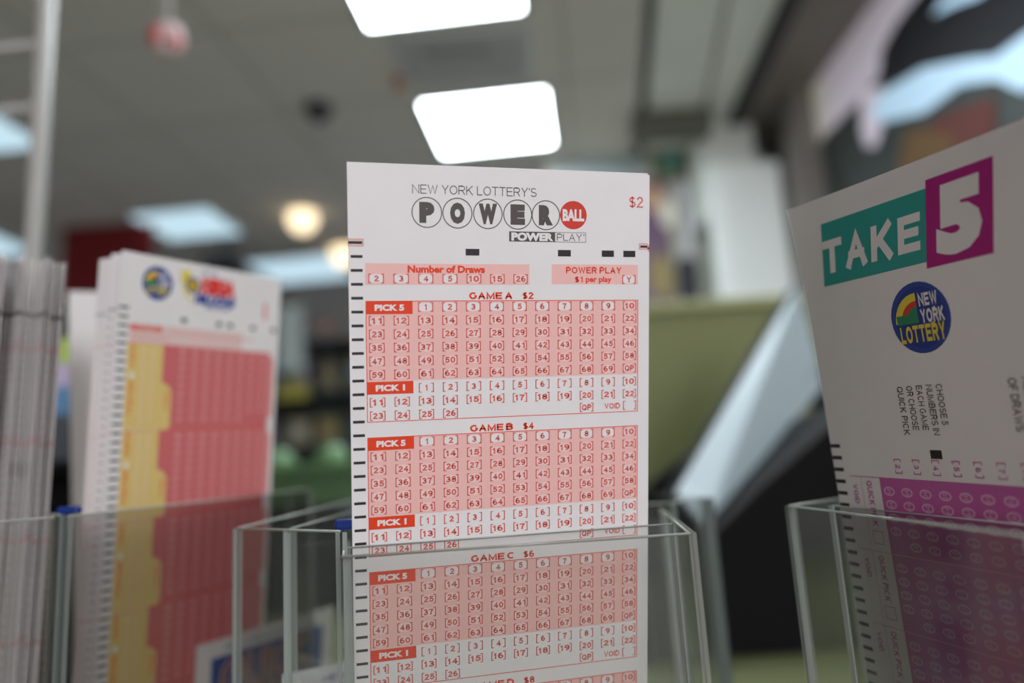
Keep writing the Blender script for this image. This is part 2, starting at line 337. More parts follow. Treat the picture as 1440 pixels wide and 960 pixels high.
# bright white door / panel
a = on_y(986, 232, 3.36); c_ = on_y(1124, 420, 3.36)
e = empty('white_cabinet', ((a.x+c_.x)/2, 3.36, 0), 'tall bright white cabinet beside the brown jamb, above the green partition', 'cabinet')
b = MB(); b.box((a.x+.03, 3.36, 0), (c_.x-.01, 3.44, a.z), mat('white_laminate', (.90, .92, .89), .4, .4), .006); part(b, 'body', e)
b = MB(); b.box((a.x+.05, 3.345, .1), ((a.x+c_.x)/2-.004, 3.36, a.z-.03), MATS['white_laminate'], .003); part(b, 'door', e)
b = MB(); b.box(((a.x+c_.x)/2+.004, 3.345, .1), (c_.x-.03, 3.36, a.z-.03), MATS['white_laminate'], .003); part(b, 'door', e)

# ceiling lights: recessed square fittings
LENS = mat('light_lens', (.84, .94, 1.0), .4, .3, emit=TROFFER)
LENS2 = mat('light_lens_cool', (.50, .68, .78), .4, .3, emit=.80)
FR = mat('fitting_frame', (.45, .45, .42), .5)
def troffer(cx, cy, lens, label, group=None, sz=.58):
    t = empty('ceiling_light', (cx, cy, CEIL), label, 'ceiling light', group, (0, 0, YAW)); h = sz/2
    b = MB()
    for a_, c_ in (((-h-.02, -h-.02, -.012), (h+.02, -h, 0)), ((-h-.02, h, -.012), (h+.02, h+.02, 0)), ((-h-.02, -h, -.012), (-h, h, 0)), ((h, -h, -.012), (h+.02, h, 0))): b.box(a_, c_, FR)
    o = b.build('frame', t)
    b = MB(); b.box((-h, -h, -.009), (h, h, -.001), lens, .003); b.build('diffuser', t); return t
troffer(-.037, 3.325, LENS, 'bright square ceiling light straight above the centre slip', sz=.525)
troffer(-.19, 2.235, LENS, 'bright square ceiling light cut by the top of the photo', sz=.54)
p = on_z(265, 314, CEIL); troffer(p.x, p.y, LENS2, 'pale blue ceiling light in front of the red hanging sign', sz=.46)
p = on_z(425, 378, CEIL); troffer(p.x, p.y, LENS2, 'pale blue ceiling light farthest off, under the glowing globe lamp')
p = on_z(-70, 176, CEIL); troffer(p.x, p.y, LENS2, 'pale ceiling light behind the white wire rack, upper of two', sz=.50)
p = on_z(-52, 340, CEIL); troffer(p.x, p.y, LENS2, 'pale ceiling light behind the white wire rack, lower of two', sz=.56)
# one fitting behind the camera, two unseen ones added to brighten cabinet and ceiling
troffer(.95, -1.3, LENS, 'square ceiling light out of the picture, behind the camera')
troffer(.33, 1.0, LENS, 'added square ceiling light out of the picture, straight above the counter')
troffer(.78, 1.62, LENS, 'added square ceiling light out of the picture, above the black terminal')

# air vent between the two bright lights
vc = on_z(652, 80, CEIL)
t = empty('air_vent', (vc.x, vc.y, CEIL), 'grey slotted air vent in the ceiling between two bright lights', 'vent')
b = MB(); VM = mat('vent_grey', (.56, .57, .60), .5); h = .19
b.box((-.25, -.17, -.012), (.25, -.14, 0), VM); b.box((-.25, .14, -.012), (.25, .17, 0), VM); b.box((-.25, -.14, -.012), (-.22, .14, 0), VM); b.box((.22, -.14, -.012), (.25, .14, 0), VM); b.build('frame', t)
for k in range(5):
    b = MB(); b.box((-.22, -.008, -.02), (.22, .035, -.014), MATS['vent_grey'], M=Matrix.Translation((0, -.11+k*.054, .008)) @ Matrix.Rotation(.35, 4, 'X')); b.build('slat', t)
b = MB(); b.box((-.15, -.06, -.003), (.10, -.02, -.001), mat('vent_dark', (.04, .04, .05), .8)); b.build('backing', t)
p = on_z(562, 110, CEIL)
t = empty('sprinkler_head', p, 'small copper coloured sprinkler beside the air vent', 'sprinkler')
b = MB(); b.lathe([(.001, 0), (.028, 0), (.028, -.006), (.012, -.012), (.012, -.035), (.03, -.04), (.001, -.042)], (0, 0, 0), mat('copper', (.55, .27, .15), .4, .5, .5)); b.build('body', t)
# dark dome camera hanging under the ceiling
p = on_z(448, 150, CEIL)
t = empty('dome_camera', p, 'small dark dome camera under the ceiling left of the lights', 'security camera')
dk = mat('dark_plastic', (.03, .03, .03), .4)
b = MB(); b.lathe([(.001, 0), (.06, 0), (.06, -.02), (.001, -.02)], (0, 0, 0), dk); b.build('base', t)
b = MB(); b.lathe([(.05, -.02)]+[(.05*math.cos(a), -.02-.05*math.sin(a)) for a in [i*math.pi/16 for i in range(9)]], (0, 0, 0), mat('dark_dome', (.02, .02, .025), .1, .6)); b.build('dome', t)
# globe lamps
def globe(x, y, Y, r, label):
    c = on_y(x, y, Y); t = empty('globe_lamp', (c.x, c.y, CEIL), label, 'lamp', 'warm globe lamps')
    dz = c.z-CEIL
    b = MB(); b.tube([(0, 0, 0), (0, 0, dz+r)], .006, dk); b.lathe([(.001, 0), (.05, 0), (.045, -.025), (.001, -.025)], (0, 0, 0), dk); b.build('cord', t)
    b = MB(); b.lathe([(max(.001, r*math.sin(a)), dz+r*math.cos(a)) for a in [i*math.pi/16 for i in range(17)]], (0, 0, 0), mat('warm_globe', (1.0, .80, .52), .4, emit=1.35)); b.build('shade', t)
globe(425, 308, 4.3, .082, 'round warm glowing globe lamp hanging left of the centre slip')
globe(485, 356, 5.0, .09, 'round warm globe lamp half hidden behind the centre slip')
# red sign board hanging
a = on_y(92, 322, 4.3); c_ = on_y(214, 420, 4.3)
t = empty('hanging_sign', ((a.x+c_.x)/2, 4.3, CEIL), 'dark red sign board hanging far off behind the left slips', 'sign')
b = MB(); b.box((a.x, 4.28, c_.z), (c_.x, 4.31, a.z), mat('sign_red', (.20, .015, .018), .5), .004); part(b, 'board', t)
for x in (a.x+.1, c_.x-.1): b = MB(); b.tube([(x, 4.3, a.z), (x, 4.3, CEIL)], .003, dk); part(b, 'chain', t)
# dark projector like box on the far ceiling
a = on_z(315, 350, CEIL)
c2 = on_y(316, 372, 4.6)
t = empty('ceiling_speaker', (c2.x, c2.y, CEIL), 'black box speaker on a ceiling stem behind the middle stack of slips', 'speaker')
b = MB(); b.box((c2.x-.11, 4.5, c2.z-.07), (c2.x+.11, 4.7, c2.z+.05), dk, .03); part(b, 'body', t)
b = MB(); b.tube([(c2.x, 4.6, c2.z+.04), (c2.x, 4.6, CEIL)], .012, dk); part(b, 'stem', t)

# hanging red and white packet, upper left
c2 = on_y(236, 56, 1.35)
t = empty('hanging_packet', (c2.x, c2.y, CEIL), 'small red and white packet hanging on a white cord from the ceiling', 'packet')
cordm = mat('white_cord', (.62, .60, .58), .6)
b = MB(); b.tube([(c2.x-.006, 1.35, CEIL), (c2.x-.002, 1.35, c2.z+.033)], .007, cordm, 8); part(b, 'cord', t)
b = MB(); PW = mat('packet_white', (.66, .50, .50), .5); PR = mat('packet_red', (.50, .07, .07), .5)
def pillow(b, c, sx, sy, sz, m, n=10):
    vs = []; fs = []
    for i in range(n+1):
        for j in range(n):
            u = i/n*math.pi; v = j/n*2*math.pi
            f = lambda q, e: math.copysign(abs(q)**e, q)
            vs.append((c[0]+sx*f(math.sin(u), .6)*f(math.cos(v), .6), c[1]+sy*f(math.sin(u), .6)*f(math.sin(v), .6), c[2]+sz*f(math.cos(u), .6)))
    for i in range(n):
        for j in range(n): fs.append((i*n+j, i*n+(j+1) % n, (i+1)*n+(j+1) % n, (i+1)*n+j))
    b.mesh(vs, fs, m, True)
pillow(b, (c2.x, 1.35, c2.z), .028, .016, .032, PW); part(b, 'body', t)
b = MB(); pillow(b, (c2.x-.018, 1.347, c2.z+.004), .012, .017, .022, PR); part(b, 'red_patch', t, 'red left side')
b = MB(); pillow(b, (c2.x+.017, 1.347, c2.z-.008), .011, .017, .013, PR); part(b, 'red_patch', t, 'red lower right corner')

# white wire rack, left
t = empty('wire_rack', (-.36, .6, 1.10), 'white wire rack post with rungs at the upper left edge', 'rack')
WM = mat('white_coated_wire', (.50, .49, .47), .4, .4)
a = on_y(45, 380, .6); c_ = on_y(68, -30, .6); dirv = (c_-a).normalized()
b = MB(); lo = a - dirv*((a.z-1.101)/dirv.z); hi = c_+dirv*.25
b.tube([lo, hi], .0066, WM, 16); part(b, 'post', t)
lo2 = lo+Vector((-.24, .02, 0)); hi2 = hi+Vector((-.24, .02, 0))
b = MB(); b.tube([lo2, hi2], .0066, WM, 16); part(b, 'post', t)
for y_ in (-70, 62, 150, 240):
    if y_ == 240: continue
    q = on_y(60 if y_ < 100 else 56, y_, .6); q2 = on_y(-60, y_+11, .62)
    q2 = q + Vector((-.24, .02, 0))
    b = MB(); b.tube([q, q2], .0034, WM, 10); part(b, 'rung', t)
b = MB(); b.box((min(lo2.x, lo.x)-.02, .56, 1.101), (lo.x+.03, .66, 1.106), WM, .002); part(b, 'foot_plate', t)

# ================================================================= right wall poster
XW = 1.345
def wp(x, y, d=0): p = on_x(x, y, XW-d); return p
LIL = mat('poster_lilac', (.62, .54, .62), .5, emit=.22); PBK = mat('poster_black', (.012, .012, .016), .35); PBL = mat('poster_blue_highlight', (.42, .58, .72), .5, emit=.34)  # lilac, blue and cream get an added glow; the blue is a painted highlight
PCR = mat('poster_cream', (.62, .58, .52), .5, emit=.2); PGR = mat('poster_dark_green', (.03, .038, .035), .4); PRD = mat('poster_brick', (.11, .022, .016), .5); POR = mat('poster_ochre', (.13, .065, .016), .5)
t = empty('wall_poster', wp(1260, 150), 'large poster with black round shape, painted blue highlights and added glow, on the right wall', 'poster')
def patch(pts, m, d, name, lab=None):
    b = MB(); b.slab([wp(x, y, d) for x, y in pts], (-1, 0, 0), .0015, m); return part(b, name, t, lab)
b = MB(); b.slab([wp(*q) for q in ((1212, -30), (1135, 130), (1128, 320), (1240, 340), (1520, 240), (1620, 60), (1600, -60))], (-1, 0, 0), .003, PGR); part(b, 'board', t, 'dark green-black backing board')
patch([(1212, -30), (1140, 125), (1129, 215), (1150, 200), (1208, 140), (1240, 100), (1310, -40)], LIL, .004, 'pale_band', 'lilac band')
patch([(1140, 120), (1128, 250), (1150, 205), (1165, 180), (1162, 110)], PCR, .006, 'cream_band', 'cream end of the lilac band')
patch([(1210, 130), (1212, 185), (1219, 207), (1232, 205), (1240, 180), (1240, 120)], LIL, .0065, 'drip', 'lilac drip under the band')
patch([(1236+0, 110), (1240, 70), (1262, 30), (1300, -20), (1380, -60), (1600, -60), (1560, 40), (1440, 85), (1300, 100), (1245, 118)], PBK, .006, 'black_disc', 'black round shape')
patch([(1224, 160), (1240, 172), (1300, 158), (1350, 120), (1400, 112), (1440, 130), (1520, 90), (1500, 10), (1440, 50), (1400, 80), (1370, 82), (1300, 95), (1240, 130)], PBL, .008, 'blue_highlight', 'painted ice blue highlight')
patch([(1312, 22), (1340, 8), (1380, -6), (1400, -30), (1360, -20), (1325, 2)], PBL, .008, 'blue_highlight', 'small painted ice blue highlight')
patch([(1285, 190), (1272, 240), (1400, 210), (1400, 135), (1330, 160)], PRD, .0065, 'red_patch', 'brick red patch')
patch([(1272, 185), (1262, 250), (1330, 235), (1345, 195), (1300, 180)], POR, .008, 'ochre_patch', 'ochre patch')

# posters on the end wall between the slip and the white cabinet
def wall_pic(x0, y0, x1, y1, Y, m, name, label, cat, extra=()):
    a = on_y(x0, y0, Y); c_ = on_y(x1, y1, Y); o = empty(name, ((a.x+c_.x)/2, Y, c_.z), label, cat)
    b = MB(); b.box((a.x, Y-.012, c_.z), (c_.x, Y, a.z), m, .002); part(b, 'board', o)
    for (q0, r0, q1, r1, mm, nm, lb) in extra:
        a2 = on_y(q0, r0, Y-.014); c3 = on_y(q1, r1, Y-.014); b = MB()
        n = 20; cx, cz = (a2.x+c3.x)/2, (a2.z+c3.z)/2; rx, rz = abs(c3.x-a2.x)/2, abs(a2.z-c3.z)/2
        e_ = .55
        pts = [(cx+rx*math.copysign(abs(math.cos(2*math.pi*k/n))**e_, math.cos(2*math.pi*k/n)), Y-.013, cz+rz*math.copysign(abs(math.sin(2*math.pi*k/n))**e_, math.sin(2*math.pi*k/n))) for k in range(n)]
        b.slab(pts, (0, -1, 0), .002, mm); part(b, nm, o, lb)
    return o
mk = lambda n, c: mat(n, c, .5)
wall_pic(776, 195, 903, 262, 3.775, mk('board_pale_blue', (.46, .54, .54)), 'wall_board', 'pale blue-grey board on the end wall right of the bright light', 'board', ((780, 202, 812, 226, mk('board_salmon', (.45, .25, .18)), 'print', 'salmon print'),))
wall_pic(912, 186, 975, 252, 3.775, mk('pic_olive', (.16, .16, .08)), 'framed_picture', 'small olive picture with teal spot above the colourful poster', 'picture', ((927, 208, 958, 240, mk('pic_teal', (.12, .34, .28)), 'print', 'teal spot'), (918, 192, 940, 205, mk('pic_brown', (.30, .20, .09)), 'print', 'brown spot')))
wall_pic(880, 254, 952, 425, 3.76, mk('poster_plum', (.20, .13, .15)), 'wall_poster', 'colourful plum poster with bright round spot left of the white cabinet', 'poster', ((905, 262, 932, 296, mk('p_peach', (.66, .40, .27)), 'print', 'peach spot'), (927, 280, 951, 318, mk('p_glow', (.9, .85, .72)), 'print', 'pale round spot'), (912, 300, 926, 350, mk('p_violet', (.13, .06, .22)), 'print', 'violet spot'), (914, 362, 950, 415, mk('p_mustard', (.33, .26, .11)), 'print', 'mustard spot')))
wall_pic(952, 254, 984, 425, 3.76, mk('poster_offwhite', (.62, .60, .64)), 'wall_poster', 'narrow poster, white above and black below, next to the white cabinet', 'poster', ((950, 362, 986, 424, mk('p_black', (.035, .035, .045)), 'print', 'black lower half'),))

# ================================================================= far left: shelves seen between the stacks
t = empty('shelf_unit', (-1.25, 4.8, 0), 'long dark store shelf unit far off left of the centre slip', 'shelf')
SM = mat('shelf_dark_steel', (.09, .10, .10), .5)
X0, X1 = -1.95, -.62
b = MB(); b.box((X0, 5.05, 0), (X1, 5.08, 2.30), SM); part(b, 'back_panel', t)
for x in (X0, X1): b = MB(); b.box((x-.015, 4.62, 0), (x+.015, 5.08, 2.30), SM); part(b, 'side_panel', t)
SH = [1.30, 1.62, 1.94, 2.24]
for z in SH: b = MB(); b.box((X0+.015, 4.62, z-.02), (X1-.015, 5.05, z), SM, .003); part(b, 'shelf', t)
cols = [('blue', (.08, .14, .22)), ('olive', (.17, .17, .07)), ('brown', (.15, .09, .05)), ('mauve', (.22, .17, .22)), ('teal', (.06, .17, .16)), ('grey', (.20, .21, .22)), ('tan', (.28, .22, .13)), ('dark green', (.05, .12, .06))]
rows = ['lowest', 'second lowest', 'second highest', 'top']
ordn = ['first', 'second', 'third', 'fourth', 'fifth', 'sixth', 'seventh']
for r, z in enumerate(SH):
    for k in range(7):
        cn, cc = cols[(k*3+r*5) % 8]; m = mat('package_'+cn.replace(' ', '_'), cc, .5)
        cx = X0+.12+k*.178; hh = random.uniform(.15, .24); kind = 'bottle' if (k+r) % 3 == 0 else 'carton'
        o = empty(kind, (cx, 4.75, z), f'{cn} {kind} on the {rows[r]} shelf of the far unit, {ordn[k]} from the left', kind, f'packages on the {rows[r]} far shelf')
        b = MB()
        if kind == 'bottle':
            b.lathe([(.001, 0), (.04, 0), (.042, .01), (.042, hh*.6), (.015, hh*.8), (.015, hh*.92), (.001, hh*.92)], (0, 0, 0), m, 16); b.build('body', o)
            b = MB(); b.lathe([(.017, hh*.88), (.018, hh), (.001, hh)], (0, 0, 0), mat('cap_pale', (.35, .35, .33), .5), 16); b.build('cap', o)
        else:
            b.box((-.065, -.04, 0), (.065, .04, hh), m, .004); b.build('body', o)
            b = MB(); b.box((-.05, -.0415, hh*.3), (.05, -.0395, hh*.75), mat('label_'+str(k % 3), [(.35, .35, .30), (.30, .20, .10), (.12, .20, .28)][k % 3], .5)); b.build('label_panel', o)
a = on_y(391, 425, 4.60); c_ = on_y(426, 520, 4.60)
b = MB(); b.box((a.x, 4.605, c_.z), (c_.x, 4.612, a.z), mat('hung_paper', (.50, .56, .54), .6)); b.box((a.x+.02, 4.60, a.z-.02), (c_.x-.02, 4.619, a.z+.02), SM)
tag(b.build('paper_sign', loc=((a.x+c_.x)/2, 4.54, c_.z)), 'white paper sign hanging in front of the far shelf unit', 'sign')
a = on_y(392, 540, 4.5); c_ = on_y(434, 560, 4.5)
b = MB(); b.box((a.x, 4.49, c_.z), (c_.x, 4.5, a.z), mat('tag_yellow', (.34, .30, .06), .5), .003); b.box((a.x, 4.50, c_.z+.02), (c_.x, 4.61, c_.z+.03), SM)
tag(b.build('price_strip', loc=((a.x+c_.x)/2, 4.5, c_.z)), 'yellow price strip under the white paper sign on the shelves', 'price strip')
# low things on the far end of the counter
a = on_y(372, 660, 1.45); c_ = on_y(500, 700, 1.45)
t = empty('green_crate', ((a.x+c_.x)/2, 1.5, 1.10), 'green plastic crate behind the empty clear holder', 'crate')
GC = mat('crate_green', (.085, .16, .065), .45); x0, x1, z0, z1 = a.x-.15, c_.x+.03, 1.165, a.z
b = MB()
for a_, c3 in (((x0, 1.45, z0), (x1, 1.465, z1)), ((x0, 1.735, z0), (x1, 1.75, z1)), ((x0, 1.465, z0), (x0+.015, 1.735, z1)), ((x1-.015, 1.465, z0), (x1, 1.735, z1)), ((x0, 1.45, z0), (x1, 1.75, z0+.01))): b.box(a_, c3, GC, .003)
part(b, 'body', t)
b = MB(); b.box((x0-.01, 1.44, z1-.012), (x1+.01, 1.452, z1+.006), GC, .004); part(b, 'rim', t)
b = MB(); b.box((x0+.01, 1.46, 1.10), (x1-.01, 1.74, 1.164), dk, .006); part(b, 'base', t)
c2 = on_y(468, 648, 1.55)
b = MB(); r = .034
b.lathe([(max(.0005, r*math.sin(q)), r*math.cos(q)*.92) for q in [i*math.pi/12 for i in range(13)]], c2, mat('pale_green_rind', (.13, .24, .11), .35, noise=.2, nscale=30))
b.tube([(c2.x, c2.y, c2.z+.029), (c2.x+.003, c2.y, c2.z+.042)], .003, GC)
tag(b.build('melon', loc=c2), 'pale green round fruit on the green crate', 'fruit')
c2 = on_y(392, 655, 1.55)
b = MB(); b.lathe([(max(.0005, r*math.sin(q)), r*math.cos(q)*.92) for q in [i*math.pi/12 for i in range(13)]], c2, MATS['pale_green_rind'])
b.tube([(c2.x, c2.y, c2.z+.029), (c2.x+.003, c2.y, c2.z+.042)], .003, GC)
tag(b.build('melon', loc=c2), 'pale green round fruit half hidden by the red slip stack', 'fruit')
# dark tray in front of the crate
a = on_y(380, 712, 1.2); c_ = on_y(500, 785, 1.2)
t = empty('black_tray', ((a.x+c_.x)/2, 1.25, 1.10), 'low black tray in front of the green crate', 'tray')
b = MB(); b.box((a.x-.2, 1.2, 1.10), (c_.x+.10, 1.38, 1.108), dk, .003); b.box((a.x-.2, 1.2, 1.108), (c_.x+.10, 1.212, a.z), dk, .003); b.box((a.x-.2, 1.368, 1.108), (c_.x+.10, 1.38, a.z), dk, .003)
b.box((a.x-.2, 1.212, 1.108), (a.x-.188, 1.368, a.z), dk, .003); b.box((c_.x+.088, 1.212, 1.108), (c_.x+.10, 1.368, a.z), dk, .003); part(b, 'body', t)

# ================================================================= counter and partition
OL = mat('olive_laminate', (.15, .165, .075), .5, .3, noise=.08, nscale=6)
b = MB(); b.box((-1.6, .05, 1.07), (1.3, 2.0, 1.10), OL, .004)
tag(b.build('countertop', loc=(0, 1, 1.10)), 'long olive green countertop under the slip holders and terminal', 'counter')
t = empty('counter_cabinet', (0, 1.0, 0), 'dark counter base cabinet below the olive countertop', 'cabinet')
b = MB(); b.box((-1.55, .1, 0), (1.25, 1.95, 1.068), mat('cabinet_dark', (.06, .055, .05), .5), .01); part(b, 'body', t)
for k in range(4): b = MB(); b.box((-1.5+k*.69, .085, .08), (-1.5+k*.69+.66, .1, 1.02), MATS['cabinet_dark'], .004); part(b, 'door', t)
a = on_y(700, 432, 1.35); c_ = on_y(1150, 415, 1.35)
GP = mat('partition_olive_green', (.21, .225, .105), .65, .2, noise=.05, nscale=5)
t = empty('partition', ((a.x+c_.x)/2, 1.35, 1.10), 'olive green partition on the counter behind the black terminal', 'partition')
zt = on_y(1000, 424, 1.35).z
b = MB(); b.box((a.x, 1.35, 1.101), (c_.x+.1, 1.39, zt-.012), GP, .003); part(b, 'panel', t)
b = MB(); b.box((a.x-.004, 1.344, zt-.012), (c_.x+.104, 1.396, zt+.004), mat('partition_cap', (.36, .38, .18), .5), .003); part(b, 'cap_rail', t)

# ================================================================= black terminal with pale screen
t = empty('lottery_terminal', (.28, .8, 1.10), 'black ticket terminal with a slanted pale screen between the centre and right holders', 'terminal')
TB = mat('terminal_black', (.006, .006, .007), .7, .1)
YB = on_z(1060, 922, 1.10).y
prof = [on_y(880, 745, YB), on_y(995, 742, YB), on_y(1066, 672, YB), on_y(1180, 574, YB), on_y(1420, 470, YB)]
b = MB(); b.slab([(prof[0].x, YB, 1.101), (prof[-1].x, YB, 1.101)] + [(p.x, YB, p.z) for p in prof[::-1]], (0, 1, 0), .16, TB); part(b, 'body', t)
q = [on_y(x, y, YB-.004) for x, y in ((998, 742), (1068, 673), (1180, 577), (1400, 480), (1400, 490), (1182, 588), (1071, 684), (1001, 753))]
b = MB(); b.slab(q, (0, 1, 0), .003, mat('terminal_grey_edge', (.07, .07, .075), .6, .2)); part(b, 'edge_strip', t, 'dark grey bevelled strip')
A = on_y(1122, 402, 1.05); B_ = on_y(1160, 541, .96); C_ = on_y(992, 738, YB-.03); D_ = on_y(952, 692, YB)
nrm = (B_-A).cross(C_-B_).normalized()
if nrm.dot(CAM-A) < 0: nrm = -nrm
b = MB(); mid = (A+B_+C_+D_)/4
b.slab([mid+(p-mid)*1.03 - nrm*.004 for p in (A, B_, C_, D_)], -nrm, .02, TB); part(b, 'screen_housing', t)
b = MB(); b.slab([A, B_, C_, D_], -nrm, .003, mat('screen_pale', (.33, .40, .43), .3, .5)); part(b, 'screen', t, 'pale blue-white screen face')
lm = mat('screen_line', (.26, .32, .36), .4)
for f in (.25, .45, .62, .8):
    p_, q_ = A.lerp(B_, f), D_.lerp(C_, f); b = MB(); wv = (B_-A).normalized()*.0045
    a0, a1 = p_.lerp(q_, .06), p_.lerp(q_, .94); up_ = nrm*.0003
    b.slab([a0-wv+up_, a0+wv+up_, a1+wv+up_, a1-wv+up_], nrm, .0003, lm); part(b, 'screen_line', t)
b = MB(); p_ = A.lerp(B_, .6) - nrm*.02; b.tube([(p_.x, p_.y, p_.z), (p_.x, YB+.12, 1.20)], .016, TB); part(b, 'stand', t)
b = MB(); q = [on_y(880, 735, .98), on_y(905, 692, .98), on_y(950, 655, .98), on_y(985, 628, .98), on_y(1010, 650, .98), on_y(1010, 800, .98), on_y(880, 800, .98)]
q = [Vector((p.x, p.y, max(p.z, 1.102))) for p in q]; q[-1].z = q[-2].z = 1.102
b.slab(q, (0, 1, 0), .06, TB); part(b, 'shoulder', t)

# ================================================================= SLIPS
# ---- centre: POWERBALL
PBT, PBW = Vector((-0.03903, 0.18901, 1.33567)), (0.24927, 0.02565, 0.25594)
def bracket(s, u, v, m, w_=4.0, h=2.5, t=.27, hh=.05, gap=.75):
    for sg in (-1, 1):
        e = u+sg*w_/2
        a, b_ = (e, e+t) if sg < 0 else (e-t, e)
        s.rect(a, v-h/2, b_, v+h/2, m, hh)
        g0, g1 = (e, e+gap) if sg < 0 else (e-gap, e)
        s.rect(g0, v-h/2, g1, v-h/2+t*.8, m, hh); s.rect(g0, v+h/2-t*.8, g1, v+h/2, m, hh)
def cell(s, u, v, txt, patch, m=NUMR):
    if patch:
        n = 16; rx, ry = 1.75, 1.12
        s.poly([(u+rx*math.copysign(abs(math.cos(-2*math.pi*k/n))**.6, math.cos(-2*math.pi*k/n)), v+ry*math.copysign(abs(math.sin(-2*math.pi*k/n))**.6, math.sin(-2*math.pi*k/n))) for k in range(n)], WHT if len(txt) == 1 else WHT2, .03)
    bracket(s, u, v, m)
    if txt: s.text(txt, u, v, 1.6, m, .06, 'c', None if len(txt) == 1 else 2.8, .04)
WHT2 = ink('knockout_blush', (0.91, 0.69, 0.67))
def powerball_slip():
    s = Sheet(82.5, 215)
    s.text("NEW YORK LOTTERY'S", 33.3, 6.3, 2.35, DKG, .06, 'c', 33.6, -.012)
    for (u, ch) in ((20.3, 'P'), (28.4, 'O'), (36.6, 'W'), (44.8, 'E'), (52.7, 'R')):
        s.ring(u, 12.3, 4.02, .26, DKG); s.text(ch, u, 12.25, 4.4, DKG, .06, 'c', 5.0 if ch == 'W' else 4.0, .09)
    s.disc(60.55, 12.1, 3.85, BRED); s.text('BALL', 60.55, 12.1, 2.9, WHT, .06, 'c', 6.2, .05)
    s.frame(42.4, 16.8, 64.2, 19.5, .12, DKG); s.rect(42.4, 16.8, 55.3, 19.5, DKG, .03)
    s.text('POWER', 48.9, 18.15, 1.9, WHT, .06, 'c', 11.8, .06); s.text('PLAY', 59.4, 18.15, 1.9, DKG, .06, 'c', 7.2, -.01); s.disc(63.6, 17.5, .2, DKG, .06)
    s.text('$2', 79, 8.1, 3.0, NUMR, .06, 'c', 4.1, 0)
    for (a, b_) in ((30.5, 34.2), (56.1, 59.8), (68.8, 72.4), (75.2, 78.8)): s.rect(a, 21.6, b_, 23.35, BLK, .04)
    s.rect(.02, 19.4, 3.9, 21.3, FAINT, .02); s.frame(.02, 19.4, 3.9, 21.3, .12, NUMR); s.rect(.1, 20.0, 3.6, 20.7, BLK, .05)
    s.rect(79.9, 19.5, 82.48, 21.2, FAINT, .02); s.frame(79.9, 19.5, 82.48, 21.2, .12, NUMR); s.rect(80.3, 20.1, 82.4, 20.7, BLK, .05)
    s.ticks(23.9, 54, BLK, .6, 3.6, .36)
    s.rect(4.2, 25.6, 48, 31.1, PINK); s.rect(54.3, 25.5, 79.6, 30.9, PINK)
    s.text('Number of Draws', 25.4, 27.0, 1.75, RED, .06, 'c', 20.6, .045)
    for i, tx in enumerate(('2', '3', '4', '5', '10', '15', '26')): cell(s, 7.0+6.42*i, 29.5, tx, True)
    s.text('POWER PLAY', 66.5, 27.1, 1.75, RED, .06, 'c', 16.2, .03); s.text('$1', 62.1, 29.6, 1.6, RED, .06, 'c', 2.3, .03); s.text('per play', 67.9, 29.5, 1.5, RED, .06, 'c', 7.6, .03); cell(s, 76.9, 29.6, 'Y', True)
    for g, (nm, pr) in enumerate((('A', '$2'), ('B', '$4'), ('C', '$6'), ('D', '$8'), ('E', '$10'))):
        o = g*35.45
        s.text('GAME %s' % nm, 37.3, 34.0+o, 1.85, RED, .06, 'c', 11.9, .047, .7); s.text(pr, 47.6, 34.0+o, 1.85, RED, .06, 'c', 3.0+(1.4 if len(pr) > 2 else 0), .04)
        s.frame(4.2, 35.25+o, 79.7, 66.75+o, .2, RED, .05)
        s.rect(4.3, 35.35+o, 79.6, 56.1+o, PINK)
        s.rect(4.3, 35.4+o, 16.3, 38.7+o, RED, .04); s.text('PICK 5', 10.3, 37.0+o, 1.45, WHT, .07, 'c', 7.6, .05)
        s.rect(4.3, 56.2+o, 16.3, 59.5+o, RED, .04); s.text('PICK 1', 10.3, 57.85+o, 1.45, WHT, .07, 'c', 7.6, .05)
        def rc(n):
            k = n+1; return 6.95+6.38*(k % 12), 36.9+3.5*(k//12)+o
        for n in range(1, 70): u, v = rc(n); cell(s, u, v, str(n), True)
        cell(s, 77.1, 54.4+o, 'QP', True)
        for n in range(1, 27):
            k = n+1; cell(s, 6.95+6.38*(k % 12), 58.1+3.5*(k//12)+o, str(n), False)
        cell(s, 64.4, 65.0+o, 'QP', False); s.text('VOID', 72, 64.9+o, 1.55, NUMR, .06, 'c', 4.6, .03); cell(s, 77.2, 64.9+o, '', False)
    return s
s = powerball_slip(); pb = s.mb.build('lottery_slip')
N_PB = 5
mw = Matrix.Translation(PBT) @ Matrix.Rotation(Vector(PBW).length, 4, Vector(PBW).normalized())
pb.matrix_world = mw; tag(pb, 'white and red Powerball play slip standing sharp in the centre holder, foremost of its stack', 'lottery slip')
def dup(o, M, label, group):
    c = o.copy(); COL.objects.link(c); c.matrix_world = M
    for k in ('label', 'group', 'category'):
        if k in c: del c[k]
    return tag(c, label, 'lottery slip', group)
for k in range(1, N_PB):
    dup(pb, mw @ Matrix.Translation((.0003*math.sin(k*2.1)+.0004, .00035*k, -.0002-.0002*k)), 'Powerball play slip stacked right behind the foremost one in the centre holder', 'Powerball slips behind the foremost')

